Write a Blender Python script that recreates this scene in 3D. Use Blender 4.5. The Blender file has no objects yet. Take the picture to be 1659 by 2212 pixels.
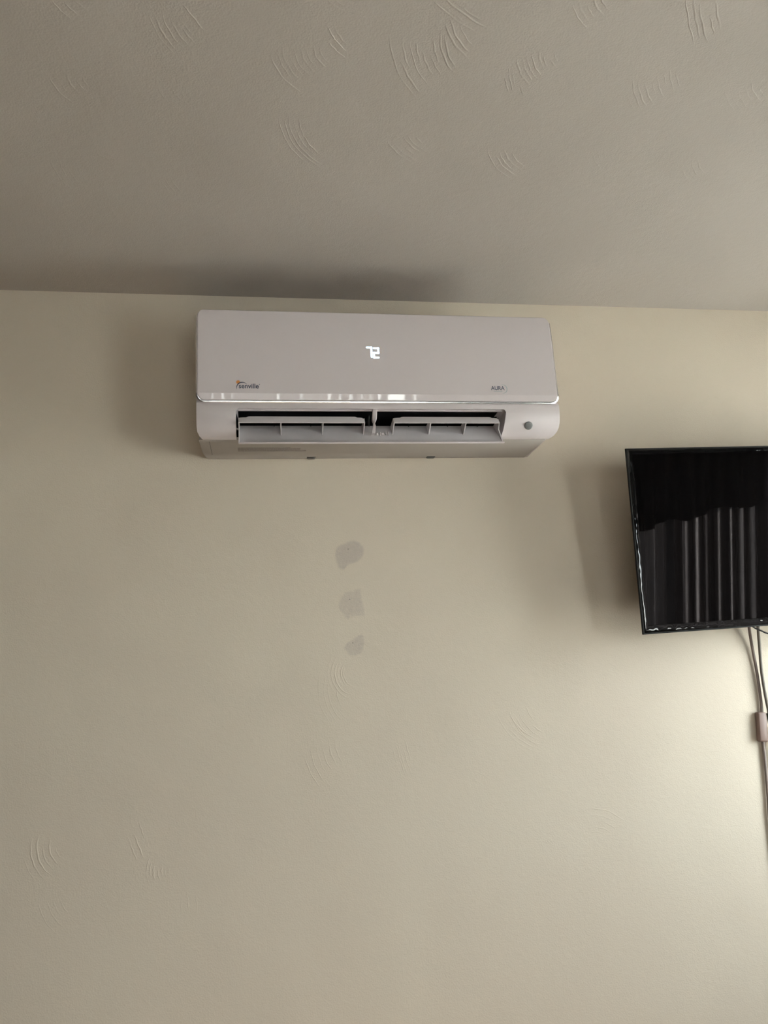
import bpy, bmesh, math, random
from mathutils import Matrix, Vector

# ------------------------------------------------------------------ camera, sky, sun, exposure
SC = bpy.context.scene
COL = SC.collection
cd = bpy.data.cameras.new('camera'); cam = bpy.data.objects.new('camera', cd); COL.objects.link(cam)
cd.sensor_fit = 'HORIZONTAL'; cd.sensor_width = 36.0; cd.lens = 36.0 * 1660 / 1659
cd.clip_start = 0.02
right = (0.98679526, -0.15255641, -0.05442117)
up = (0.01707728, -0.23612474, 0.97157268)
back = (-0.16106983, -0.95967268, -0.23040152)
cam.matrix_world = Matrix(((right[0], up[0], back[0], 0.0), (right[1], up[1], back[1], -1.749),
                           (right[2], up[2], back[2], 1.467), (0, 0, 0, 1)))
SC.camera = cam

w = bpy.data.worlds.new('sky'); SC.world = w; w.use_nodes = True
bg = w.node_tree.nodes['Background']
bg.inputs[0].default_value = (0.885, 0.98, 1.0, 1); bg.inputs[1].default_value = 9.8

sd = bpy.data.lights.new('sun', 'SUN'); sd.energy = 20.0; sd.angle = math.radians(0.6); sd.color = (1.0, 0.91, 0.80)
sun = bpy.data.objects.new('sun', sd); COL.objects.link(sun)
sun.rotation_euler = Vector((-1.0, -0.03, -0.95)).to_track_quat('-Z', 'Y').to_euler()

SC.view_settings.view_transform = 'Standard'; SC.view_settings.look = 'None'
SC.view_settings.gamma = 1.0; SC.view_settings.use_curve_mapping = False
SC.view_settings.exposure = 0.94
SC.cycles.use_denoising = True
SC.cycles.max_bounces = 12; SC.cycles.diffuse_bounces = 8; SC.cycles.transparent_max_bounces = 16

# room extents
XL, XR, YB, YF, ZC = -3.0, 1.75, 0.0, -3.6, 2.44      # left, right, photographed wall, wall behind camera, ceiling
RW = (-2.32, -0.23, 1.06, 2.06)                      # right window: y0 y1 z0 z1
BW = (-0.75, 1.15, 0.85, 2.00)                       # window behind the camera: x0 x1 z0 z1

# ------------------------------------------------------------------ helpers
def link(name, me, mat=None, parent=None, smooth=None):
    o = bpy.data.objects.new(name, me); COL.objects.link(o)
    if mat is not None:
        me.materials.clear(); me.materials.append(mat)
    if parent is not None: o.parent = parent
    if smooth is not None:
        for p in me.polygons: p.use_smooth = True
        me.set_sharp_from_angle(angle=math.radians(smooth))
    return o

def from_bm(name, bm, mat=None, parent=None, smooth=None):
    bmesh.ops.recalc_face_normals(bm, faces=bm.faces[:])
    me = bpy.data.meshes.new(name); bm.to_mesh(me); bm.free()
    return link(name, me, mat, parent, smooth)

def empty(name, M):
    o = bpy.data.objects.new(name, None); COL.objects.link(o); o.matrix_world = M
    o.empty_display_size = 0.05
    return o

def tag(o, label, cat, group=None):
    o['label'] = label; o['category'] = cat
    if group: o['group'] = group
    return o

def struct(o, label=None):
    o['kind'] = 'structure'
    if label: o['label'] = label
    return o

def add_box(bm, x0, x1, y0, y1, z0, z1):
    v = [bm.verts.new(p) for p in ((x0,y0,z0),(x1,y0,z0),(x1,y1,z0),(x0,y1,z0),(x0,y0,z1),(x1,y0,z1),(x1,y1,z1),(x0,y1,z1))]
    for f in ((0,3,2,1),(4,5,6,7),(0,1,5,4),(1,2,6,5),(2,3,7,6),(3,0,4,7)): bm.faces.new([v[i] for i in f])

def add_prism(bm, pts, fn, a, b):
    """closed outline pts (2-D) swept from a to b; fn(p, t) -> xyz"""
    A = [bm.verts.new(fn(p, a)) for p in pts]; B = [bm.verts.new(fn(p, b)) for p in pts]
    n = len(pts)
    bm.faces.new(A); bm.faces.new(B[::-1])
    for i in range(n): bm.faces.new((A[i], B[i], B[(i+1) % n], A[(i+1) % n]))

def bevel(bm, width, seg=2, ang=40):
    bm.normal_update()
    bmesh.ops.recalc_face_normals(bm, faces=bm.faces[:])
    es = [e for e in bm.edges if len(e.link_faces) == 2 and e.calc_face_angle(0) > math.radians(ang)]
    bmesh.ops.bevel(bm, geom=es, offset=width, segments=seg, affect='EDGES', profile=0.5, clamp_overlap=True)

def add_tube(bm, pts, radii, seg=10, flat=1.0):
    """tube along pts; radii scalar or list"""
    pts = [Vector(p) for p in pts]; n = len(pts)
    if not isinstance(radii, (list, tuple)): radii = [radii] * n
    rings = []; ref = Vector((0.3, 1, 0.1)).normalized()
    for i, p in enumerate(pts):
        t = (pts[min(i+1, n-1)] - pts[max(i-1, 0)]).normalized()
        u = t.cross(ref).normalized(); v = t.cross(u).normalized()
        rings.append([bm.verts.new(p + u*math.cos(k*2*math.pi/seg)*radii[i] + v*math.sin(k*2*math.pi/seg)*radii[i]*flat) for k in range(seg)])
    for a, b in zip(rings, rings[1:]):
        for k in range(seg): bm.faces.new((a[k], a[(k+1) % seg], b[(k+1) % seg], b[k]))
    bm.faces.new(rings[0][::-1]); bm.faces.new(rings[-1])

def spline(pts, n=8):
    P = [Vector(p) for p in pts]; P = [P[0]*2-P[1]] + P + [P[-1]*2-P[-2]]; out = []
    for i in range(1, len(P)-2):
        for k in range(n):
            t = k/n; a, b, c, d = P[i-1:i+3]
            out.append(0.5*((2*b)+(c-a)*t+(2*a-5*b+4*c-d)*t*t+(3*b-a-3*c+d)*t**3))
    out.append(P[-2]); return out

# ------------------------------------------------------------------ materials
def mat(name, col, rough=0.5, metal=0.0, spec=0.5, bump=None, emit=None, coat=0.0):
    m = bpy.data.materials.new(name); m.use_nodes = True
    nt = m.node_tree; b = nt.nodes['Principled BSDF']
    b.inputs['Base Color'].default_value = (*col, 1); b.inputs['Roughness'].default_value = rough
    b.inputs['Metallic'].default_value = metal; b.inputs['Specular IOR Level'].default_value = spec
    b.inputs['Coat Weight'].default_value = coat
    if emit:
        b.inputs['Emission Color'].default_value = (*emit[0], 1); b.inputs['Emission Strength'].default_value = emit[1]
    if bump:
        tc = nt.nodes.new('ShaderNodeTexCoord'); prev = None
        for scale, dist, detail in bump:
            n = nt.nodes.new('ShaderNodeTexNoise'); n.inputs['Scale'].default_value = scale; n.inputs['Detail'].default_value = detail
            bp = nt.nodes.new('ShaderNodeBump'); bp.inputs['Strength'].default_value = 1.0; bp.inputs['Distance'].default_value = dist
            nt.links.new(tc.outputs['Object'], n.inputs['Vector']); nt.links.new(n.outputs['Fac'], bp.inputs['Height'])
            if prev: nt.links.new(prev.outputs['Normal'], bp.inputs['Normal'])
            prev = bp
        nt.links.new(prev.outputs['Normal'], b.inputs['Normal'])
    return m

def tint(m, a, b, scale, detail=3.0, lo=0.35, hi=0.65):
    """slow colour variation between a and b"""
    nt = m.node_tree; bs = nt.nodes['Principled BSDF']
    tc = nt.nodes.new('ShaderNodeTexCoord'); n = nt.nodes.new('ShaderNodeTexNoise'); r = nt.nodes.new('ShaderNodeValToRGB')
    n.inputs['Scale'].default_value = scale; n.inputs['Detail'].default_value = detail
    r.color_ramp.elements[0].position = lo; r.color_ramp.elements[0].color = (*a, 1)
    r.color_ramp.elements[1].position = hi; r.color_ramp.elements[1].color = (*b, 1)
    nt.links.new(tc.outputs['Object'], n.inputs['Vector']); nt.links.new(n.outputs['Fac'], r.inputs['Fac'])
    nt.links.new(r.outputs['Color'], bs.inputs['Base Color'])
    return m

M_WALL = tint(mat('cream_wall_paint', (0.6, 0.53, 0.40), 0.62, spec=0.3, bump=[(320, 0.0005, 2), (75, 0.00045, 2), (5, 0.003, 1)]),
              (0.615, 0.54, 0.44), (0.635, 0.565, 0.46), 2.2)
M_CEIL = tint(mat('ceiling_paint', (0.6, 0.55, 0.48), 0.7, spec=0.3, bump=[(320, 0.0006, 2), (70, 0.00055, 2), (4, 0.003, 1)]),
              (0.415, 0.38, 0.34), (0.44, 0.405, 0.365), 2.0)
M_TAUPE = tint(mat('taupe_wall_paint', (0.3, 0.26, 0.23), 0.65, spec=0.3), (0.135, 0.115, 0.10), (0.165, 0.14, 0.12), 2.0)
M_FLOOR = tint(mat('pale_floor', (0.55, 0.47, 0.38), 0.5), (0.26, 0.215, 0.175), (0.32, 0.27, 0.22), 3)
M_WHITE = mat('white_trim_paint', (0.75, 0.73, 0.69), 0.4)
M_PANEL = mat('glossy_white_plastic', (0.635, 0.58, 0.585), 0.03, spec=0.55)
M_PLAST = mat('satin_white_plastic', (0.605, 0.555, 0.56), 0.32, spec=0.45)
M_LOUV = mat('grey_white_louver_plastic', (0.57, 0.54, 0.55), 0.38, spec=0.4)
M_PAN = mat('shaded_underside_plastic', (0.38, 0.35, 0.325), 0.5, spec=0.35)  # same plastic as the housing, with the underside's shade put into its colour
M_CHROME = mat('brushed_silver_trim', (0.86, 0.84, 0.84), 0.22, metal=1.0)
M_DARK = mat('dark_vent_interior', (0.006, 0.007, 0.008), 0.8, spec=0.1)
M_DKGREY = mat('dark_grey_plastic', (0.10, 0.10, 0.095), 0.5)
M_LENS = mat('smoked_lens', (0.17, 0.175, 0.175), 0.18)
M_NAVY = mat('navy_print', (0.035, 0.05, 0.09), 0.35)
M_ORANGE = mat('orange_print', (0.62, 0.25, 0.07), 0.4)
M_TEAL = mat('pale_teal_print', (0.36, 0.42, 0.43), 0.35)
M_LABEL = mat('grey_label_print', (0.235, 0.21, 0.19), 0.6)
M_LED = mat('led_digit', (0.8, 0.9, 1.0), 0.4, emit=((0.72, 0.92, 1.0), 0.55))
M_TVB = mat('piano_black_bezel', (0.004, 0.004, 0.004), 0.06, spec=0.5, bump=[(45, 0.0012, 1)])
M_TVM = mat('matt_black_plastic', (0.006, 0.0055, 0.005), 0.5, spec=0.15)
M_SCR = mat('dark_screen_glass', (0.0025, 0.0022, 0.0022), 0.025, spec=0.45)
M_CORD = mat('taupe_cord', (0.24, 0.19, 0.165), 0.5)
M_CORD2 = mat('grey_brown_cord', (0.16, 0.14, 0.115), 0.5)
M_BLACK = mat('black_cord', (0.008, 0.008, 0.008), 0.4)
M_ADAPT = mat('pinkish_brown_plastic', (0.22, 0.145, 0.12), 0.45)
M_GREEN = mat('dark_green_sleeve', (0.07, 0.085, 0.06), 0.5)
M_AMBER = mat('orange_brown_plug', (0.42, 0.13, 0.04), 0.4)

def glass_mat():
    m = bpy.data.materials.new('window_glass'); m.use_nodes = True; nt = m.node_tree; nt.nodes.clear()
    o = nt.nodes.new('ShaderNodeOutputMaterial'); mx = nt.nodes.new('ShaderNodeMixShader')
    t = nt.nodes.new('ShaderNodeBsdfTransparent'); g = nt.nodes.new('ShaderNodeBsdfGlossy'); g.inputs['Roughness'].default_value = 0.02
    mx.inputs[0].default_value = 0.06
    nt.links.new(t.outputs[0], mx.inputs[1]); nt.links.new(g.outputs[0], mx.inputs[2]); nt.links.new(mx.outputs[0], o.inputs[0])
    return m
def cloth_mat(name, dif, tra, fac):
    m = bpy.data.materials.new(name); m.use_nodes = True; nt = m.node_tree; nt.nodes.clear()
    o = nt.nodes.new('ShaderNodeOutputMaterial'); mx = nt.nodes.new('ShaderNodeMixShader')
    t = nt.nodes.new('ShaderNodeBsdfTranslucent'); d = nt.nodes.new('ShaderNodeBsdfDiffuse')
    t.inputs[0].default_value = (*tra, 1); d.inputs[0].default_value = (*dif, 1); mx.inputs[0].default_value = fac
    nt.links.new(d.outputs[0], mx.inputs[1]); nt.links.new(t.outputs[0], mx.inputs[2]); nt.links.new(mx.outputs[0], o.inputs[0])
    return m
M_GLASS = glass_mat()
M_CURT = cloth_mat('brown_sheer_cloth', (0.045, 0.034, 0.030), (0.11, 0.09, 0.09), 0.6)
def painted_pleat_light(m):  # light on the pleat ridges put into the cloth's translucency
    nt = m.node_tree; t = next(n for n in nt.nodes if n.type == 'BSDF_TRANSLUCENT')
    at = nt.nodes.new('ShaderNodeAttribute'); at.attribute_name = 'sheer'
    r = nt.nodes.new('ShaderNodeValToRGB'); r.color_ramp.elements[0].color = (0.004, 0.003, 0.003, 1); r.color_ramp.elements[1].color = (0.37, 0.34, 0.35, 1)
    nt.links.new(at.outputs['Fac'], r.inputs['Fac']); nt.links.new(r.outputs['Color'], t.inputs[0])
painted_pleat_light(M_CURT)
M_VAL = mat('added_valance_cloth', (0.03, 0.022, 0.018), 0.9, spec=0.1)
M_BLIND = cloth_mat('pinkish_blind_cloth', (0.30, 0.27, 0.255), (0.05, 0.043, 0.041), 0.5)

def patch_mat():
    """wall paint that gives way to bare greyish filler where 'cover' is high"""
    m = M_WALL.copy(); m.name = 'unpainted_filler'; nt = m.node_tree; b = nt.nodes['Principled BSDF']
    src = b.inputs['Base Color'].links[0].from_socket
    at = nt.nodes.new('ShaderNodeAttribute'); at.attribute_name = 'cover'
    nz = nt.nodes.new('ShaderNodeTexNoise'); nz.inputs['Scale'].default_value = 130; nz.inputs['Detail'].default_value = 3
    tc = nt.nodes.new('ShaderNodeTexCoord'); nt.links.new(tc.outputs['Object'], nz.inputs['Vector'])
    a = nt.nodes.new('ShaderNodeMath'); a.operation = 'MULTIPLY_ADD'; a.inputs[1].default_value = 1.0; a.inputs[2].default_value = -0.5
    nt.links.new(nz.outputs['Fac'], a.inputs[0])
    s = nt.nodes.new('ShaderNodeMath'); s.operation = 'ADD'; s.use_clamp = True
    nt.links.new(at.outputs['Fac'], s.inputs[0]); nt.links.new(a.outputs[0], s.inputs[1])
    mx = nt.nodes.new('ShaderNodeMix'); mx.data_type = 'RGBA'; mx.inputs['B'].default_value = (0.495, 0.435, 0.375, 1)
    nt.links.new(s.outputs[0], mx.inputs['Factor']); nt.links.new(src, mx.inputs['A']); nt.links.new(mx.outputs['Result'], b.inputs['Base Color'])
    return m
M_PATCH = patch_mat()

# ------------------------------------------------------------------ the room
T = 0.14
def slab(name, m, *boxes):
    bm = bmesh.new()
    for b in boxes: add_box(bm, *b)
    return struct(from_bm(name, bm, m))

floor = slab('floor', M_FLOOR, (XL-T, XR+T, YF-T, YB+T, -0.1, 0))
M_GROUND = tint(mat('dry_ground', (0.2, 0.19, 0.14), 0.9), (0.58, 0.585, 0.565), (0.64, 0.645, 0.625), 0.6)
ground = slab('ground', M_GROUND, (-40, 40, -40, 40, -0.4, -0.3))
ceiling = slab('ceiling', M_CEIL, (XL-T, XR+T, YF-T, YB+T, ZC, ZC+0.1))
wall_back = slab('wall_back', M_WALL, (XL-T, XR+T, 0, T, 0, ZC))
wall_left = slab('wall_left', M_TAUPE, (XL-T, XL, YF, YB, 0, ZC))
y0, y1, z0, z1 = RW
wall_right = slab('wall_right', M_TAUPE, (XR, XR+T, YF, y0, 0, ZC), (XR, XR+T, y1, YB, 0, ZC), (XR, XR+T, y0, y1, 0, z0), (XR, XR+T, y0, y1, z1, ZC))
x0, x1, z0, z1 = BW
wall_front = slab('wall_front', M_TAUPE, (XL-T, x0, YF-T, YF, 0, ZC), (x1, XR+T, YF-T, YF, 0, ZC), (x0, x1, YF-T, YF, 0, z0), (x0, x1, YF-T, YF, z1, ZC))

def window(name, ax, a0, a1, z0, z1, pos, label):
    """sliding window with two panes; ax 'x' = in a wall along x, 'y' = along y; pos = plane of the glass"""
    t = empty(name, Matrix.Translation(((a0+a1)/2, pos, z0) if ax == 'x' else (pos, (a0+a1)/2, z0)))
    struct(t, label)
    h, W, f, d = z1-z0, a1-a0, 0.045, 0.03
    def put(bm, p0, p1, q0, q1, e):
        if ax == 'x': add_box(bm, p0, p1, -e, e, q0, q1)
        else: add_box(bm, -e, e, p0, p1, q0, q1)
    bm = bmesh.new()
    put(bm, -W/2, W/2, 0, f, d); put(bm, -W/2, W/2, h-f, h, d); put(bm, -W/2, -W/2+f, f, h-f, d); put(bm, W/2-f, W/2, f, h-f, d); put(bm, -f/2, f/2, f, h-f, d)
    from_bm('window_frame', bm, M_WHITE, t)
    for s in (-1, 1):
        bm = bmesh.new(); a, b = (-W/2+f, -f/2) if s < 0 else (f/2, W/2-f)
        put(bm, a, b, f, h-f, 0.002); from_bm('pane', bm, M_GLASS, t)
    ld = bpy.data.lights.new('sky_portal', 'AREA'); ld.shape = 'RECTANGLE'; ld.cycles.is_portal = True
    lo = bpy.data.objects.new('sky_portal', ld); COL.objects.link(lo); ld.size = W; ld.size_y = h
    if ax == 'x': lo.matrix_world = Matrix.Translation(((a0+a1)/2, pos-0.05, (z0+z1)/2)) @ Matrix.Rotation(math.radians(90), 4, 'X')
    else: lo.matrix_world = Matrix.Translation((pos+0.05, (a0+a1)/2, (z0+z1)/2)) @ Matrix.Rotation(math.radians(90), 4, 'Z') @ Matrix.Rotation(math.radians(90), 4, 'X')
    return t
y0, y1, z0, z1 = RW
window('window_1', 'y', y0, y1, z0, z1, XR+0.09, 'white framed sliding window behind the brown curtain')
x0, x1, z0, z1 = BW
window('window_2', 'x', x0, x1, z0, z1, YF-0.09, 'white framed window behind the pale vertical blind')

# pleated curtain on the right wall, seen mirrored in the screen
def curtain():
    t = empty('curtain', Matrix.Translation((XR-0.05, -1.16, 0.50)))
    tag(t, 'brown pleated sheer curtain mirrored in the dark television screen', 'curtain')
    bm = bmesh.new(); rng = random.Random(4); n = 640; ya, yb = -0.40, 0.46; prev = None
    lay = bm.verts.layers.float.new('sheer'); st = []; q = 0.004
    while q < 1: st.append((q, rng.choice((0.3, 0.45, 0.7, 1.0)), rng.uniform(0.0026, 0.0048))); q += rng.uniform(0.032, 0.046)
    for i in range(n+1):
        u = i/n; ph = u*2*math.pi*13 + 0.8*math.sin(u*13) + 0.4*math.sin(u*31)
        a = 0.017*(1+0.25*math.sin(u*23))
        col = [bm.verts.new((a*math.sin(ph)*(0.75+0.25*k/6)+0.004*math.sin(ph*2.1), ya+(yb-ya)*u+0.010*math.cos(ph), 1.62*(1-k/6))) for k in range(7)]
        sv = sum(a_*math.exp(-((u-q_)/w_)**2) for q_, a_, w_ in st) + 0.012 + 0.09*math.exp(-(u/0.30)**4)  # lit pleat ridges painted as narrow stripes, plus a paler far end
        for v_ in col: v_[lay] = sv
        if prev:
            for k in range(6): bm.faces.new((prev[k], col[k], col[k+1], prev[k+1]))
        prev = col
    from_bm('cloth', bm, M_CURT, t, 180)
    bm = bmesh.new(); add_tube(bm, [(0, ya-0.05, 1.635), (0, yb+0.03, 1.635)], 0.011, 12)
    rod = from_bm('curtain_rod', bm, M_TVM, t, 40)
    # dark swag valance made up to keep the mirrored curtain top black
    bm = bmesh.new(); prev = None; nn_ = 120
    for i in range(nn_+1):
        u = i/nn_; y = ya-0.03+(yb-ya+0.05)*u; zl = 1.765-0.5+0.146*(y-1.16+1.455)+0.012*math.sin(u*19)
        a = 0.010*math.sin(u*2*math.pi*11)
        col = [bm.verts.new((-0.068+a*(0.4+0.6*k/4), y, 1.668+(zl-1.668)*k/4)) for k in range(5)]
        if prev:
            for k in range(4): bm.faces.new((prev[k], col[k], col[k+1], prev[k+1]))
        prev = col
    from_bm('added_valance', bm, M_VAL, t, 180)
    for yy in (ya-0.03, yb+0.01):
        bm = bmesh.new(); add_box(bm, 0, 0.049, yy-0.008, yy+0.008, 1.627, 1.643); from_bm('bracket', bm, M_TVM, rod)
curtain()

# vertical blind on the window behind the camera, mirrored as bright slits in the panel's lower bevel
def blind():
    t = empty('vertical_blind', Matrix.Translation((0.2, YF+0.06, 0.70)))
    tag(t, 'pale pinkish vertical blind with narrow bright gaps, opposite the air conditioner', 'blind')
    bm = bmesh.new(); add_box(bm, -1.0, 1.0, -0.055, 0.03, 1.36, 1.40); bevel(bm, 0.004); from_bm('head_rail', bm, M_WHITE, t, 40)
    rng = random.Random(11); x = -0.98; k = 0
    while x < 0.97:
        wd = 0.048 + rng.uniform(-0.014, 0.022); ang = math.radians(rng.uniform(-10, 10))
        if 0.66 < x < 0.76: x += 0.10; 
        bm = bmesh.new(); n = 6; rows = []
        for j in range(n+1):
            s = (j/n-0.5)*wd; b = 0.006*(1-(2*j/n-1)**2)
            cx, cy = x+wd/2 + s*math.cos(ang), s*math.sin(ang)+b
            rows.append([bm.verts.new((cx, cy, z)) for z in (1.36, 0.02)])
        for a, b in zip(rows, rows[1:]): bm.faces.new((a[0], b[0], b[1], a[1]))
        r = bmesh.ops.solidify(bm, geom=bm.faces[:], thickness=0.0008)
        from_bm('slat', bm, M_BLIND, t, 60)
        x += wd + rng.choice((0.003, 0.007, 0.011, 0.015)); k += 1
blind()

# ------------------------------------------------------------------ hand-trowelled texture strokes: low ridges on ceiling and wall
CEIL = [(0.14, -0.769, 0.111, -3.02, -4.27, 9, 0.075, 1.0), (0.212, -0.849, 0.117, 2.78, 2.13, 3, 0.02, 1.2), (0.165, -0.912, 0.083, 2.38, 1.52, 5, 0.03, 1.0), (-0.589, -0.485, 0.6, -0.61, -0.47, 2, 0.02, 0.9), (-0.023, -0.812, 0.122, 3.13, 2.37, 5, 0.04, 0.9), (-0.203, -0.838, 0.077, 2.79, 2.13, 3, 0.03, 0.9), (-0.089, -0.668, 0.058, 3.04, 1.96, 5, 0.04, 0.5), (0.212, -0.625, 0.166, -3.12, -4.23, 5, 0.035, 0.9), (-0.049, -0.459, 0.127, 2.96, 2.47, 3, 0.02, 0.5), (0.462, -1.102, 0.31, 2.29, 1.91, 5, 0.03, 1.1), (0.408, -0.88, 0.129, 2.78, 2.12, 3, 0.02, 1.4), (0.419, -0.836, 0.212, 3.0, 2.27, 10, 0.085, 0.9), (0.572, -0.947, 0.123, 2.66, 2.07, 6, 0.05, 1.2), (0.669, -0.853, 0.282, 2.81, 2.5, 4, 0.02, 1.0), (0.525, -0.818, 0.115, 2.87, 2.12, 8, 0.06, 1.0), (1.137, -1.234, 0.6, 2.57, 2.38, 5, 0.04, 1.0), (0.809, -0.843, 0.213, 2.69, 2.27, 9, 0.08, 0.9), (0.948, -0.854, 0.183, 2.6, 2.03, 6, 0.05, 0.6), (0.355, -0.637, 0.131, 2.67, 1.9, 6, 0.05, 0.8), (0.566, -0.619, 0.143, 2.8, 1.97, 5, 0.04, 0.9), (0.741, -0.631, 0.13, 2.69, 2.15, 4, 0.03, 0.6), (0.95, -0.633, 0.145, 2.65, 2.03, 4, 0.03, 0.6), (-0.24, -0.67, 0.072, -2.94, -4.04, 5, 0.05, 0.6), (-0.243, -0.522, 0.04, 2.67, 1.55, 2, 0.01, 1.2), (-0.232, -0.456, 0.129, -2.96, -3.89, 4, 0.04, 0.5), (0.302, -0.435, 0.094, 2.39, 1.68, 3, 0.02, 0.5)]
WALL = [(0.212, 1.517, 0.065, 2.16, 4.64, 6, 0.035, 0.8), (0.237, 1.482, 0.112, 2.66, 4.16, 5, 0.04, 0.6), (0.229, 1.371, 0.141, 3.09, 3.88, 6, 0.07, 0.7), (0.808, 1.453, 0.534, -2.98, -2.81, 5, 0.03, 0.6), (0.66, 1.451, 0.14, -2.94, -1.71, 4, 0.03, 0.9), (0.67, 1.437, 0.114, -2.99, -2.02, 5, 0.04, 0.8), (0.43, 1.189, 0.106, 1.28, 0.77, 2, 0.02, 0.6), (0.725, 1.081, 0.11, 1.82, 0.76, 5, 0.05, 0.7), (-0.38, 1.209, 0.097, 2.83, 4.11, 6, 0.06, 1.1), (-0.176, 1.142, 0.062, 2.74, 3.67, 8, 0.05, 0.9), (0.287, 1.418, 0.6, -2.83, -2.7, 3, 0.03, 0.8), (-0.313, 1.064, 0.174, 0.22, -0.06, 3, 0.03, 0.5), (-0.343, 1.123, 0.101, -2.94, -2.17, 4, 0.04, 0.5), (0.387, 1.839, 0.113, 1.36, 0.26, 3, 0.03, 0.3)]
def strokes(parent, groups, place, m, seed, hk):
    rng = random.Random(seed); V = []; F = []
    prof = ((-1.0, -0.08), (-0.5, 0.55), (0.0, 1.0), (0.5, 0.55), (1.0, -0.08))
    for cx, cy, r, a0, a1, n, span, h in groups:
        for k in range(n):
            rr = r - span*(k/max(n-1, 1)) + rng.uniform(-0.0015, 0.0015)
            if rr < 0.015: continue
            for rep in range(rng.choice((1, 1, 2))):
                L = rng.uniform(0.35, 1.0); s = rng.uniform(0, 1-L)
                b0, b1 = a0+(a1-a0)*s, a0+(a1-a0)*(s+L)
                hh = h*hk*rng.uniform(0.25, 1.0); ww = rng.uniform(0.0011, 0.0022)
                m_ = max(6, int(abs(b1-b0)*rr/0.006)); base = len(V)
                for i in range(m_+1):
                    u = i/m_; e = min(1.0, 4*u, 4*(1-u))*(0.75+0.25*math.sin(9*u+k)); a = b0+(b1-b0)*u
                    wob = 0.0006*math.sin(14*u+2*k)
                    for q, hq in prof: V.append(place(cx+(rr+q*ww+wob)*math.cos(a), cy+(rr+q*ww+wob)*math.sin(a), hh*(hq*e if hq > 0 else hq)))
                for i in range(m_):
                    for j in range(4):
                        p = base+i*5+j; F.append((p, p+1, p+6, p+5))
    me = bpy.data.meshes.new('trowel_strokes'); me.from_pydata(V, [], F)
    bm = bmesh.new(); bm.from_mesh(me); bmesh.ops.recalc_face_normals(bm, faces=bm.faces[:]); bm.to_mesh(me); bm.free()
    o = link('trowel_strokes', me, m, parent, 180); o['kind'] = 'stuff'
    return o
strokes(ceiling, CEIL, lambda x, y, h: (x, y, ZC-h), M_CEIL, 5, 0.0012)
strokes(wall_back, WALL, lambda x, z, h: (x, -h, z), M_WALL, 6, 0.0011)

# filler patches
def filler(pts, hole, label, k=1.0):
    bm = bmesh.new(); n0 = len(pts); c = Vector((sum(p[0] for p in pts)/n0, sum(p[1] for p in pts)/n0))
    loop = [Vector((p.x, p.y)) for p in spline([(x, z, 0) for x, z in pts+pts[:1]], 4)[:-1]]
    rings = []; lv = bm.verts.layers.float.new('cover')
    for s, cov, dy in ((1.16, -0.4, 0.00003), (1.03, 0.0, 0.00006), (0.86, 0.85*k, 0.0001), (0.5, k, 0.00013)):
        ring = []
        for p in loop:
            q = c+(p-c)*s; v = bm.verts.new((q.x, -dy, q.y)); v[lv] = cov; ring.append(v)
        rings.append(ring)
    n = len(loop)
    for a, b in zip(rings, rings[1:]):
        for i in range(n): bm.faces.new((a[i], a[(i+1) % n], b[(i+1) % n], b[i]))
    cv = bm.verts.new((c.x, -0.00013, c.y)); cv[lv] = k
    for i in range(n): bm.faces.new((rings[-1][i], rings[-1][(i+1) % n], cv))
    o = from_bm('filler_patch', bm, M_PATCH, wall_back, 180); o['label'] = label
    bm = bmesh.new()
    bmesh.ops.create_icosphere(bm, subdivisions=2, radius=1.0, matrix=Matrix.Translation((hole[0], -0.0002, hole[1])) @ Matrix.Diagonal((0.0024, 0.0009, 0.0018, 1)))
    h = from_bm('plugged_screw_hole', bm, M_LABEL2, o, 180)
M_LABEL2 = mat('grey_filler', (0.40, 0.35, 0.30), 0.8)
filler([(0.173, 1.796), (0.179, 1.807), (0.197, 1.815), (0.216, 1.821), (0.23, 1.817), (0.241, 1.805), (0.242, 1.789), (0.233, 1.775), (0.22, 1.766), (0.202, 1.761), (0.191, 1.75), (0.181, 1.755), (0.173, 1.774)], (0.205, 1.800), 'top greyish filler patch on the cream wall')
filler([(0.174, 1.665), (0.178, 1.68), (0.192, 1.699), (0.206, 1.702), (0.228, 1.706), (0.231, 1.686), (0.234, 1.67), (0.236, 1.646), (0.222, 1.643), (0.202, 1.64), (0.196, 1.636), (0.185, 1.648)], (0.203, 1.683), 'middle greyish filler patch on the cream wall', 0.66)
filler([(0.184, 1.573), (0.19, 1.583), (0.206, 1.593), (0.223, 1.602), (0.23, 1.602), (0.232, 1.586), (0.229, 1.569), (0.221, 1.558), (0.207, 1.554), (0.194, 1.559)], (0.206, 1.584), 'small bottom greyish filler patch on the cream wall', 0.72)

# ------------------------------------------------------------------ air conditioner (local: x along wall, y = -depth, z up from the underside)
AC = empty('air_conditioner', Matrix.Translation((0.277, 0, 2.020)))
tag(AC, 'white wall-mounted split air conditioner with open louver and lit 72 display', 'air conditioner')
XC0, XC1 = -0.3213, 0.2761            # outlet opening

def loft_profile(rows):
    """rows of (d, z, half_left, half_right): closed profile swept across the width with end caps"""
    bm = bmesh.new()
    A = [bm.verts.new((-hl, -d, z)) for d, z, hl, hr in rows]; B = [bm.verts.new((hr, -d, z)) for d, z, hl, hr in rows]
    n = len(rows)
    for i in range(n): bm.faces.new((A[i], A[(i+1) % n], B[(i+1) % n], B[i]))
    bmesh.ops.triangulate(bm, faces=[bm.faces.new(A[::-1]), bm.faces.new(B)])
    bmesh.ops.recalc_face_normals(bm, faces=bm.faces[:])
    return bm

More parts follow.
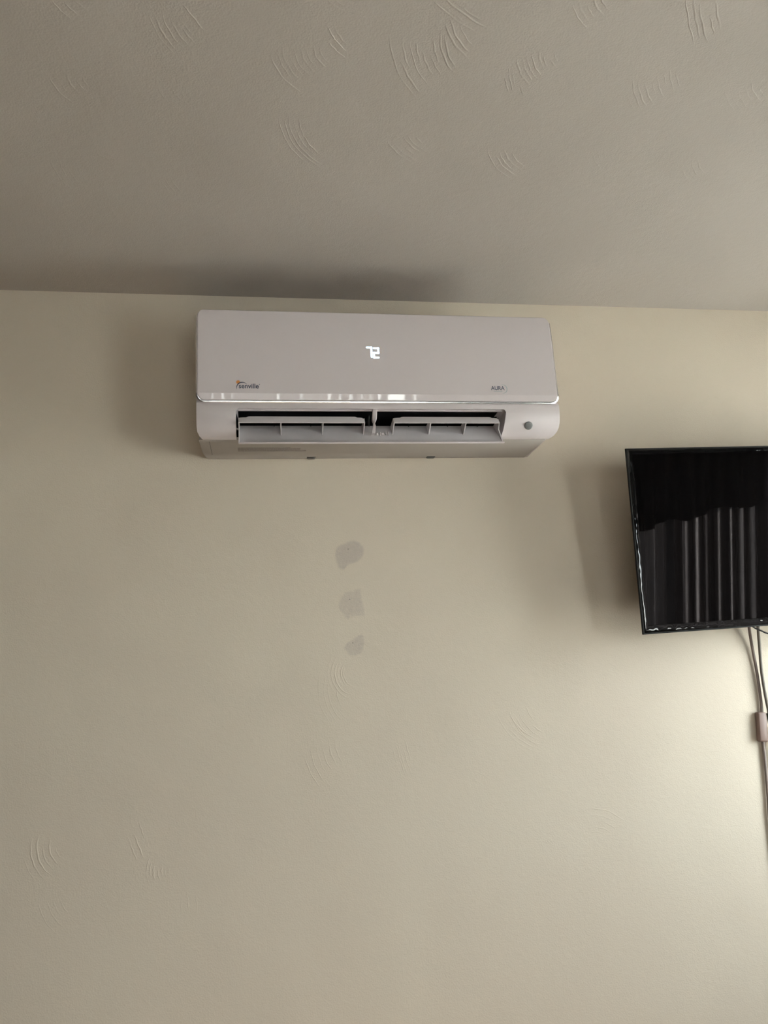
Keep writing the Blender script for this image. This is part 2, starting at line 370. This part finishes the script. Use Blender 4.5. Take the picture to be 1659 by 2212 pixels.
HW = 0.4030
prof = [(0.0, 0.001), (0.0, 0.286), (0.12, 0.286), (0.150, 0.2855), (0.164, 0.283), (0.171, 0.276), (0.174, 0.262), (0.176, 0.24), (0.177, 0.10), (0.178, 0.0725),
        (0.1845, 0.0680), (0.1855, 0.064), (0.1857, 0.058), (0.185, 0.048), (0.1828, 0.036), (0.179, 0.025), (0.174, 0.0155), (0.168, 0.008), (0.160, 0.0015), (0.152, -0.0015), (0.145, -0.002), (0.140, 0.001)]
rows = []
for d, z in prof:
    hw = HW - 0.013*(1-min(1, d/0.15)); hl = None
    if d > 0.13 and z < 0.03:
        k = min(1, (0.03-z)/0.032); hw = HW - 0.0185*(1-math.sqrt(max(0, 1-k**2.4))); kl = min(1, max(0, (0.0135-z)/0.0155)); hl = HW - 0.0115*(1-math.sqrt(max(0, 1-kl*kl)))
    if z > 0.27: hw -= 0.014*(1-math.sqrt(max(0, 1-min(1.0, (z-0.27)/0.0165)**2)))*0.8
    if d < 0.145 and z < 0.01: hw = HW - 0.0185; hl = HW - 0.0115
    rows.append((d, z, hl if hl is not None else hw, hw))
bm = loft_profile(rows)
housing = from_bm('housing', bm, M_PLAST, AC)
# outlet opening cut through the lower front
def rounded(x0, x1, z0, z1, r, n=6, skew=0.0):
    pts = [(x0, z0)]
    for k in range(n+1): a = math.pi - k*math.pi/2/n; pts.append((x0+r+r*math.cos(a), z1-r+r*math.sin(a)))
    for k in range(n+1): a = math.pi/2 - k*math.pi/2/n; pts.append((x1-r+r*math.cos(a), z1-r+r*math.sin(a)))
    pts.append((x1-skew, z0)); return pts
bm = bmesh.new()
add_prism(bm, rounded(XC0, XC1, -0.03, 0.0555, 0.008, skew=0.012), lambda p, t: (p[0], -t, p[1]), 0.05, 0.30)
cutter = from_bm('cutter', bm, M_PLAST, AC)
bv = housing.modifiers.new('b', 'BEVEL'); bv.width = 0.0035; bv.segments = 3; bv.limit_method = 'ANGLE'; bv.angle_limit = math.radians(50)
bo = housing.modifiers.new('c', 'BOOLEAN'); bo.operation = 'DIFFERENCE'; bo.object = cutter; bo.solver = 'EXACT'
bpy.context.view_layer.update()
me = bpy.data.meshes.new_from_object(housing.evaluated_get(bpy.context.evaluated_depsgraph_get()))
housing.modifiers.clear(); housing.data = me; me.materials.clear(); me.materials.append(M_PLAST)
for p in me.polygons: p.use_smooth = True
me.set_sharp_from_angle(angle=math.radians(30))
bpy.data.objects.remove(cutter, do_unlink=True)
# raised line inside the outlet's upper lip
bm = bmesh.new(); add_box(bm, XC0+0.004, XC1-0.006, -0.1765, -0.1745, 0.0535, 0.0556); from_bm('outlet_lip', bm, M_PLAST, housing)

# dark air duct
bm = bmesh.new()
xa, xb = XC0+0.001, XC1-0.002
fr = [(xa, -0.168, 0.0550), (xb, -0.160, 0.0550), (xb-0.009, -0.140, 0.004), (xa, -0.150, 0.004)]
bk = [(xa+0.004, -0.052, 0.0545), (xb-0.02, -0.052, 0.0545), (xb-0.02, -0.052, 0.006), (xa+0.004, -0.052, 0.006)]
# right-hand duct wall starts deeper so the light side wall of the opening shows
fr[1] = (xb, -0.138, 0.0550); fr[2] = (xb-0.009, -0.130, 0.004)
a = [bm.verts.new(p) for p in fr]; b = [bm.verts.new(p) for p in bk]
bm.faces.new(b)
for i in range(4): bm.faces.new((a[i], a[(i+1) % 4], b[(i+1) % 4], b[i]))
# top strip continues to the lip on the left and middle
duct = from_bm('air_duct', bm, M_DARK, AC)
bm = bmesh.new(); add_box(bm, xa, xb-0.012, -0.167, -0.13, 0.0546, 0.0552); from_bm('duct_edge', bm, M_DARK, duct)
for x in (-0.24, -0.16, -0.03, 0.06, 0.15, 0.22):
    bm = bmesh.new(); add_prism(bm, [(0.150, 0.053), (0.11, 0.053), (0.10, 0.012), (0.135, 0.012)], lambda p, t: (t+x, -p[0], p[1]), -0.0006, 0.0006)
    from_bm('guide_vane', bm, M_DKGREY if x == -0.03 else M_DARK, duct)

# front panel
def df(z):
    if z < 0.0875: return 0.190 - (0.0875-z)*0.29
    return 0.190 - 0.75*max(0, z-0.2)**2
PZ0, PZ1, PHW = 0.0735, 0.2855, 0.4015
def phw(z):
    r = 0.016
    if z < PZ0+r: return PHW - r + math.sqrt(max(0, r*r-(PZ0+r-z)**2))
    if z > PZ1-r: return PHW - r + math.sqrt(max(0, r*r-(z-PZ1+r)**2))
    return PHW
zs = [PZ0, PZ0+0.0004, PZ0+0.0015, PZ0+0.0035, PZ0+0.006, PZ0+0.009, PZ0+0.0125, 0.0872, 0.0878, 0.0895]
zs += [0.1+0.16*i/10 for i in range(11)] + [0.2695, 0.272, 0.275, 0.278, 0.2805, 0.2825, 0.284, 0.2851, PZ1]
bm = bmesh.new(); fro = []; bak = []
NX = 24
for z in zs:
    h = phw(z); e = min(z-PZ0, PZ1-z); dz = 0.0028*max(0, 1-e/0.0028)**2 if z > 0.2 else 0.0012*max(0, 1-e/0.0012)**2
    xsr = [-h, -h+0.0008, -h+0.0025] + [(-h+0.0025)+(2*h-0.005)*i/NX for i in range(1, NX)] + [h-0.0025, h-0.0008, h]
    row = []
    for j, x in enumerate(xsr):
        k = min(j, len(xsr)-1-j); dx = (0.0026, 0.0009, 0.0)[k] if k < 2 else 0
        row.append(bm.verts.new((x, -(df(z)-dz-dx), z)))
    fro.append(row); bak.append([bm.verts.new((-h, -(df(z)-0.011), z)), bm.verts.new((h, -(df(z)-0.011), z))])
for a, b in zip(fro, fro[1:]):
    for j in range(len(a)-1): bm.faces.new((a[j], a[j+1], b[j+1], b[j]))
for i in range(len(zs)-1):
    bm.faces.new((fro[i][0], fro[i+1][0], bak[i+1][0], bak[i][0])); bm.faces.new((fro[i][-1], bak[i][1], bak[i+1][1], fro[i+1][-1]))
    bm.faces.new((bak[i][0], bak[i+1][0], bak[i+1][1], bak[i][1]))
for i in (0, -1): bm.faces.new(fro[i] + [bak[i][1], bak[i][0]])
panel = from_bm('front_panel', bm, M_PANEL, AC, 6)

# silver trim around sides and lower edge of the panel
path = []
r = 0.018; bx, bz = 0.4026, 0.0700
path += [(-bx, 0.27-0.17*i/10) for i in range(11)]
path += [(-bx+r-r*math.cos(a), bz+r-r*math.sin(a)) for a in [k*math.pi/2/10 for k in range(11)]]
path += [(-bx+r+(2*bx-2*r)*i/12, bz) for i in range(1, 12)]
path += [(bx-r+r*math.sin(a), bz+r-r*math.cos(a)) for a in [k*math.pi/2/10 for k in range(11)]]
path += [(bx, 0.10+0.17*i/10) for i in range(11)]
SECT = [(-1.0, 0.0), (-1.0, 0.0012), (-0.8, 0.0021), (-0.4, 0.00225), (0.0, 0.0023), (0.4, 0.00225), (0.8, 0.0021), (1.0, 0.0012), (1.0, 0.0), (0.0, -0.0005)]
bm = bmesh.new(); seg = 10; prev = None; tilt = -0.30
for i, (x, z) in enumerate(path):
    p0 = Vector(path[max(0, i-1)]); p1 = Vector(path[min(len(path)-1, i+1)]); t = (p1-p0).normalized(); nrm = Vector((t.y, -t.x))
    wv = 0.0026 if z < 0.085 else 0.0015
    d0 = (df(max(z, 0.0735))-0.0022) if z < 0.09 else df(z)-0.0035
    ring = [bm.verts.new((x+nrm.x*wv*a_, -(d0+b_+tilt*wv*a_), z+nrm.y*wv*a_)) for a_, b_ in SECT]
    if prev:
        for k in range(seg): bm.faces.new((prev[k], prev[(k+1) % seg], ring[(k+1) % seg], ring[k]))
    else: bm.faces.new(ring)
    prev = ring
bm.faces.new(prev)
tr = from_bm('trim_strip', bm, M_CHROME, panel, 60); tr['label'] = 'bright silver trim strip'

# lettering
def text_on_panel(name, s, x0, x1, zb, m, xscale=None, body_h=None, bold=0.0):
    cu = bpy.data.curves.new('t', 'FONT'); cu.body = s; cu.size = 1.0; cu.offset = bold
    o = bpy.data.objects.new('t', cu); COL.objects.link(o); bpy.context.view_layer.update()
    me = bpy.data.meshes.new_from_object(o.evaluated_get(bpy.context.evaluated_depsgraph_get()))
    bpy.data.objects.remove(o, do_unlink=True)
    mx = [min(v.co.x for v in me.vertices), max(v.co.x for v in me.vertices)]; my = max(v.co.y for v in me.vertices)
    kx = (x1-x0)/(mx[1]-mx[0]); kz = body_h/my if body_h else kx
    for v in me.vertices:
        x, z = x0+(v.co.x-mx[0])*kx, zb+v.co.y*kz; v.co = (x, -(df(z)+0.0004), z)
    o = link(name, me, m, panel); return o
def crescent(name, cx, cz, rx, rz, a0, a1, w0, w1, m, n=24):
    bm = bmesh.new(); prev = None
    for i in range(n+1):
        u = i/n; a = math.radians(a0+(a1-a0)*u); wd = w0+(w1-w0)*math.sin(math.pi*u)
        p = [bm.verts.new((cx+(rx+s*wd)*math.cos(a), -(df(cz+(rz+s*wd)*math.sin(a))+0.0004), cz+(rz+s*wd)*math.sin(a))) for s in (-0.5, 0.5)]
        if prev: bm.faces.new((prev[0], p[0], p[1], prev[1]))
        prev = p
    return from_bm(name, bm, m, panel)
def disc(name, cx, cz, r, m, rays=0, depth=0.0003):
    bm = bmesh.new(); n = max(20, rays*2)
    vs = []
    for k in range(n):
        a = k*2*math.pi/n; rr = r*(1.25 if rays and k % 2 else 1.0 if not rays else 0.8)
        z = cz+rr*math.sin(a); vs.append(bm.verts.new((cx+rr*math.cos(a), -(df(z)+depth), z)))
    bm.faces.new(vs); return from_bm(name, bm, m, panel)
o = text_on_panel('brand_lettering', 'senville', -0.3140, -0.2720, 0.0985, M_NAVY, body_h=0.0105, bold=0.012)
o['label'] = 'navy senville lettering'
disc('brand_sun', -0.3155, 0.1125, 0.0042, M_ORANGE, 12)
crescent('brand_arc', -0.3065, 0.0995, 0.0122, 0.0125, 195, 40, 0.0004, 0.0022, M_NAVY)
disc('registered_mark', -0.2705, 0.1075, 0.0009, M_NAVY)
o = text_on_panel('series_lettering', 'AURA', 0.2445, 0.2760, 0.0995, M_NAVY, body_h=0.0095, bold=0.012); o['label'] = 'dark AURA lettering'
crescent('series_ring', 0.2720, 0.1020, 0.0098, 0.0102, 115, -100, 0.0003, 0.0020, M_TEAL)
bm = bmesh.new()
for i in range(8):
    x = 0.2502+i*0.0026; z = 0.0955; vs = [bm.verts.new((xx, -(df(zz)+0.0004), zz)) for xx, zz in ((x, z), (x+0.0018, z), (x+0.0018, z+0.0013), (x, z+0.0013))]; bm.faces.new(vs)
from_bm('series_small_print', bm, M_TEAL, panel)
# lit digits
def digit(segs, ox, oz):
    bm = bmesh.new(); wd, ht, r = 0.0100, 0.0225, 0.0023
    P = {'tl': (0, ht), 'tr': (wd, ht), 'ml': (0, ht/2), 'mr': (wd, ht/2), 'bl': (0, 0), 'br': (wd, 0)}
    for a, b in segs:
        A, B = Vector(P[a]), Vector(P[b]); t = (B-A).normalized(); th = math.atan2(t.y, t.x); vs = []
        for k in range(9): q = th+math.pi/2+k*math.pi/8; vs.append((A.x+r*math.cos(q), A.y+r*math.sin(q)))
        for k in range(9): q = th-math.pi/2+k*math.pi/8; vs.append((B.x+r*math.cos(q), B.y+r*math.sin(q)))
        bm.faces.new([bm.verts.new((ox+x, -(df(oz+z)+0.0004), oz+z)) for x, z in vs])
    o = from_bm('display_digit', bm, M_LED, panel); o['label'] = 'glowing bluish-white digit'
digit([('tl', 'tr'), ('tr', 'mr'), ('mr', 'br')], -0.0335, 0.1755)
digit([('tl', 'tr'), ('tr', 'mr'), ('mr', 'ml'), ('ml', 'bl'), ('bl', 'br')], -0.0180, 0.1740)

# underside pan
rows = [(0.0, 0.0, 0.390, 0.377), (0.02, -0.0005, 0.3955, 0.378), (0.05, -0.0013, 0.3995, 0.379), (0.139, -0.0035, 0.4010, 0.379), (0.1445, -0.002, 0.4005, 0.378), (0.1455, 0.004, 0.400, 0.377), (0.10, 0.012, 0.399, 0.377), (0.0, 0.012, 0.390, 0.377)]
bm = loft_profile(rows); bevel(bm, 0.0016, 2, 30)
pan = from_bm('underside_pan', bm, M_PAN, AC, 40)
def under(name, x0, x1, d0, d1, m, th=0.0005):
    bm = bmesh.new(); zf = lambda d: -0.0035*d/0.139
    add_prism(bm, [(x0, d0), (x1, d0), (x1, d1), (x0, d1)], lambda p, t: (p[0], -p[1], zf(p[1])-t), -0.0002, th)
    return from_bm(name, bm, m, pan)
under('panel_seam', -0.3795, -0.3785, 0.035, 0.138, M_DKGREY, 0.0001)
rng = random.Random(3)
for r_, (d0, d1, xe) in enumerate(((0.0885, 0.0930, -0.204), (0.0745, 0.0870, -0.188), (0.0630, 0.0730, -0.176))):
    bm = bmesh.new(); x = -0.3205; zf = lambda d: -0.0035*d/0.139
    while x < xe:
        wd = rng.uniform(0.003, 0.010) if r_ else rng.uniform(0.004, 0.014)
        add_prism(bm, [(x, d0), (x+wd, d0), (x+wd, d1), (x, d1)], lambda p, t: (p[0], -p[1], zf(p[1])-t), -0.0002, 0.0003); x += wd+0.0003
    o = from_bm('warning_text_line', bm, M_LABEL, pan)
for x in (-0.152, 0.137):
    bm = bmesh.new(); add_prism(bm, [(-0.011, 0.0), (0.011, 0.0), (0.008, -0.0024), (-0.008, -0.0024)], lambda p, t: (x+p[0], -t, p[1]), 0.003, 0.016); bevel(bm, 0.0008, 2)
    from_bm('release_tab', bm, M_DKGREY, pan, 40)

# louver: main flap, two deflector blades, ribs
P0 = Vector((0.140, 0.0337)); P1 = Vector((0.1725, -0.0195)); U = (P1-P0).normalized(); N = Vector((-U.y, U.x))   # N faces the room
if N.x < 0: N = -N
FX0, FX1 = -0.3165, 0.2690
bm = bmesh.new()
L = (P1-P0).length
curve = [(0.0, -0.0015), (0.25, -0.0006), (0.5, 0.0), (0.75, -0.0002), (0.93, -0.0004), (0.975, 0.0022), (1.0, 0.0030), (1.02, 0.0018), (1.01, -0.0022), (0.93, -0.0034), (0.5, -0.0026), (0.0, -0.0035)]
out = [P0+U*(u*L)+N*n for u, n in curve]
add_prism(bm, [(p.x, p.y) for p in out], lambda p, t: (t, -p[0], p[1]), FX0, FX1)
bevel(bm, 0.0012, 2, 60)
flap = from_bm('louver_flap', bm, M_LOUV, AC, 50)
ev = P1+N*0.0012; bm = bmesh.new(); add_tube(bm, [(FX0+0.002, -ev.x, ev.y), (FX0+0.006, -ev.x, ev.y), (FX1-0.004, -ev.x, ev.y), (FX1+0.0005, -ev.x, ev.y)], [0.0012, 0.0022, 0.0022, 0.0018], 10); from_bm('flap_lip', bm, M_PLAST, flap, 60)
F = Vector((0.1870, 0.0222)); B = Vector((0.1760, 0.0405)); bu = (B-F); bl = bu.length; bu.normalize(); bn = Vector((bu.y, -bu.x)); bn = bn if bn.x > 0 else -bn
def blade(xa, xb):
    bm = bmesh.new(); c = 0.004
    o = [(xa, 0.0), (xb, 0.0), (xb+0.001, c), (xb-0.001, bl*0.78), (xb-0.006, bl*0.83), (xb-0.013, bl*0.85), (xb-0.016, bl*0.97), (xb-0.019, bl), (xa+0.024, bl), (xa+0.020, bl*0.97), (xa+0.016, bl*0.84), (xa+0.004, bl*0.8), (xa, bl*0.74)]
    add_prism(bm, o, lambda p, t: (p[0], -(F.x+bu.x*p[1]+bn.x*t), F.y+bu.y*p[1]+bn.y*t), -0.0018, 0.0)
    bevel(bm, 0.0007, 2, 50)
    o = from_bm('deflector_blade', bm, M_LOUV, flap, 40)
    bm = bmesh.new(); add_tube(bm, [(xa+0.001, -F.x, F.y), (xb-0.001, -F.x, F.y)], 0.0014, 8); from_bm('blade_edge', bm, M_LOUV, o, 60)
blade(-0.3160, -0.0480); blade(0.0180, 0.2570)
def rib(x, end=False, lean=0.0):
    foot = P0+U*(L*(0.93 if end else 0.55)); root = P0+U*(L*0.08)
    pts = [foot, P0+U*(L*0.55)+N*0.016 if end else foot+(F-foot)*0.5, F, B*0.7+F*0.3, root]
    bm = bmesh.new()
    add_prism(bm, [(p.x, p.y) for p in pts], lambda p, t: (x+t+lean*max(0, 0.022-p[1])/0.04, -p[0], p[1]), -0.0011, 0.0011)
    from_bm('rib', bm, M_LOUV, flap)
for x in (-0.2265, -0.1365, -0.0465, 0.0190, 0.1010, 0.1810): rib(x)
rib(-0.3150, True); rib(0.2575, True, 0.010)
bm = bmesh.new(); add_tube(bm, [(-0.3225, -0.158, 0.018), (-0.314, -0.158, 0.018)], 0.0025, 10); from_bm('hinge_pin', bm, M_LOUV, flap, 40)
bm = bmesh.new()
for dx, dz, ww, hh in ((-0.0125, 0.004, 0.004, 0.004), (-0.0055, 0.0035, 0.0022, 0.006), (0.0, 0.004, 0.006, 0.0045), (0.0065, 0.0065, 0.0014, 0.009), (0.0125, 0.003, 0.0011, 0.008), (-0.0265, 0.004, 0.0012, 0.007)):
    p = P0+U*(L*0.6); add_prism(bm, [(-ww/2, 0.0), (ww/2, 0.0), (ww*0.2, hh), (-ww*0.5, hh*0.8)], lambda q, t: (dx+q[0]-0.003, -(p.x+t+q[1]*0.35), p.y+q[1]+dz*0.3), -0.002, 0.003)
from_bm('latch_clip', bm, M_PLAST, flap)
# support arm in the middle
bm = bmesh.new()
half = [(0.0555, 0.0047), (0.0345, 0.0050), (0.0300, 0.0042), (0.0252, 0.0017), (0.0205, 0.0020), (0.0165, 0.0040), (0.0085, 0.0050), (0.0045, 0.0045)]
outl = [(hw, z) for z, hw in half] + [(-hw*(1.0 if z > 0.02 else 0.6), z) for z, hw in half[::-1]]
sl = lambda z: 0.0030*(z-0.03)/0.03
add_prism(bm, outl, lambda p, t: (-0.0235+p[0]+sl(p[1]), -(t+(-0.012 if p[1] < 0.012 else 0)), p[1]), 0.170, 0.1825); bevel(bm, 0.0006, 2, 50)
from_bm('support_arm', bm, M_PLAST, AC, 40)
# remote receiver lens
bm = bmesh.new(); lc = Vector((0.3290, -0.1768, 0.0195)); nn = Vector((0, -0.87, -0.49)); ux = Vector((1, 0, 0)); uz = nn.cross(ux)
rings = []
for r_, hgt in ((0.0098, -0.0008), (0.0098, 0.0004), (0.0088, 0.0011), (0.006, 0.0015), (0.003, 0.0017)):
    rings.append([bm.verts.new(lc+ux*(r_*math.cos(k*math.pi/14))+uz*(r_*0.95*math.sin(k*math.pi/14))+nn*hgt) for k in range(28)])
for a, b in zip(rings, rings[1:]):
    for k in range(28): bm.faces.new((a[k], a[(k+1) % 28], b[(k+1) % 28], b[k]))
bm.faces.new(rings[-1]); bm.faces.new(rings[0][::-1])
o = from_bm('receiver_lens', bm, M_LENS, AC, 60); o['label'] = 'round grey sensor lens'

# ------------------------------------------------------------------ television
tx = Vector((0.99928016, 0.02900969, 0.02444584)); ty = Vector((-0.03164184, 0.99283289, 0.11524601)); tz = tx.cross(ty).normalized()
o3 = Vector((0.8472, -0.1186, 1.5652))
TVM = Matrix(((tx.x, ty.x, tz.x, o3.x), (tx.y, ty.y, tz.y, o3.y), (tx.z, ty.z, tz.z, o3.z), (0, 0, 0, 1)))
TV = empty('television', TVM); tag(TV, 'black flat-screen television mounted high on the cream wall, switched off', 'television')
TW, TH = 0.730, 0.425
def frame_ring(name, loops, m, parent, sm=30):
    """loops: list of (inset_side, inset_bottom, inset_top, y)"""
    bm = bmesh.new(); R_ = []
    for s, b, t, y in loops:
        R_.append([bm.verts.new(p) for p in ((s, y, b), (TW-s, y, b), (TW-s, y, TH-t), (s, y, TH-t))])
    for a, b in zip(R_, R_[1:]):
        for k in range(4): bm.faces.new((a[k], a[(k+1) % 4], b[(k+1) % 4], b[k]))
    return from_bm(name, bm, m, parent, sm)
frame_ring('outer_rim', [(0.022, 0.022, 0.022, 0.0225), (0.001, 0.001, 0.001, 0.0065), (0.0, 0.0, 0.0, 0.0055), (0.0, 0.0, 0.0, 0.0006), (0.0006, 0.0006, 0.0006, 0.0), (0.0030, 0.0030, 0.0030, 0.0), (0.0036, 0.0036, 0.0036, 0.0008)], M_TVM, TV)
frame_ring('glossy_bezel', [(0.0034, 0.0034, 0.0034, 0.0012), (0.0060, 0.0060, 0.0050, 0.0006), (0.0105, 0.0130, 0.0085, 0.0008), (0.0148, 0.0188, 0.0118, 0.0015), (0.0152, 0.0192, 0.0122, 0.0062)], M_TVB, TV, 60)
bm = bmesh.new(); add_box(bm, 0.0150, TW-0.0150, 0.0060, 0.0090, 0.0190, TH-0.0120); from_bm('screen', bm, M_SCR, TV)
bm = bmesh.new()
add_box(bm, 0.021, TW-0.021, 0.020, 0.026, 0.021, TH-0.021); add_box(bm, 0.055, TW-0.055, 0.026, 0.080, 0.03, TH-0.05); bevel(bm, 0.002)
from_bm('back_shell', bm, M_TVM, TV, 40)

MT = empty('television_mount', Matrix.Translation((1.21, 0, 1.78))); tag(MT, 'black steel wall bracket hidden behind the television', 'wall mount')
bm = bmesh.new(); add_box(bm, -0.06, 0.06, -0.005, 0.0, -0.11, 0.11); bevel(bm, 0.001); from_bm('wall_plate', bm, M_TVM, MT)
bm = bmesh.new(); add_box(bm, -0.015, 0.015, -0.045, -0.005, -0.03, 0.03); bevel(bm, 0.002); from_bm('arm', bm, M_TVM, MT)
bm = bmesh.new(); add_box(bm, -0.015, 0.015, 0.078, 0.086, 0.19, 0.235); bmesh.ops.translate(bm, vec=(0.362, -0.002, 0), verts=bm.verts[:]); from_bm('mount_boss', bm, M_TVM, TV)

# ------------------------------------------------------------------ cords
A = [(1.168, -0.045, 1.620), (1.173, -0.026, 1.588), (1.1815, -0.0105, 1.5439), (1.1867, -0.0055, 1.4609), (1.1837, -0.0055, 1.3848), (1.1735, -0.0055, 1.3108), (1.1691, -0.0055, 1.2481), (1.1634, -0.0055, 1.187), (1.156, -0.0055, 1.10), (1.145, -0.0055, 0.80), (1.145, -0.0055, 0.42)]
ca = empty('power_cord', Matrix.Translation((1.168, -0.03, 1.60))); tag(ca, 'taupe cord with an inline adapter block hanging below the television', 'cord')
off = Vector((1.168, -0.03, 1.60))
bm = bmesh.new(); add_tube(bm, [Vector(p)-off for p in spline(A, 8)], 0.0036, 10); from_bm('cord', bm, M_CORD, ca, 60)
bm = bmesh.new(); add_box(bm, -0.0115, 0.0115, -0.0075, 0.0075, -0.034, 0.034); bevel(bm, 0.004, 3)
bmesh.ops.transform(bm, matrix=Matrix.Translation(Vector((1.174, -0.008, 1.3425))-off) @ Matrix.Rotation(math.radians(6), 4, 'Y'), verts=bm.verts[:])
o = from_bm('adapter_block', bm, M_ADAPT, ca, 40); o['label'] = 'pinkish-brown inline adapter block'
B_ = [(1.186, -0.060, 1.615), (1.184, -0.045, 1.585), (1.196, -0.018, 1.5265), (1.1937, -0.014, 1.4711), (1.1932, -0.014, 1.4168), (1.1947, -0.014, 1.3789), (1.1952, -0.014, 1.342), (1.1962, -0.014, 1.3001), (1.194, -0.010, 1.21), (1.197, -0.006, 1.0), (1.197, -0.006, 0.45)]
cb = empty('antenna_cord', Matrix.Translation((1.178, -0.055, 1.585))); tag(cb, 'grey-brown cord with an orange plug beside the adapter block', 'cord'); off = Vector((1.178, -0.055, 1.585))
bm = bmesh.new(); add_tube(bm, [Vector(p)-off for p in spline(B_, 8)], 0.0037, 10); from_bm('cord', bm, M_CORD2, cb, 60)
bm = bmesh.new(); add_tube(bm, [Vector(p)-off for p in ((1.1948, -0.014, 1.3741), (1.1949, -0.014, 1.3726), (1.1953, -0.014, 1.3499), (1.1953, -0.014, 1.3479))], [0.0040, 0.0062, 0.0062, 0.0050], 12); from_bm('sleeve', bm, M_GREEN, cb, 40)
bm = bmesh.new(); add_tube(bm, [Vector(p)-off for p in ((1.196, -0.014, 1.3439), (1.196, -0.014, 1.3418), (1.1965, -0.014, 1.3196), (1.197, -0.014, 1.3025), (1.197, -0.014, 1.3005))], [0.0060, 0.0085, 0.0085, 0.0055, 0.0040], 12); o = from_bm('plug', bm, M_AMBER, cb, 40); o['label'] = 'orange-brown plug'
C_ = [(1.140, -0.068, 1.600), (1.152, -0.062, 1.582), (1.162, -0.06, 1.573), (1.179, -0.06, 1.565), (1.195, -0.06, 1.558), (1.235, -0.06, 1.549), (1.30, -0.05, 1.555), (1.36, -0.055, 1.60)]
cc = empty('signal_cable', Matrix.Translation(C_[1])); tag(cc, 'thin black cable looping out below the television', 'cable'); off = Vector(C_[1])
bm = bmesh.new(); add_tube(bm, [Vector(p)-off for p in spline(C_, 8)], 0.0019, 8); from_bm('cable', bm, M_BLACK, cc, 60)
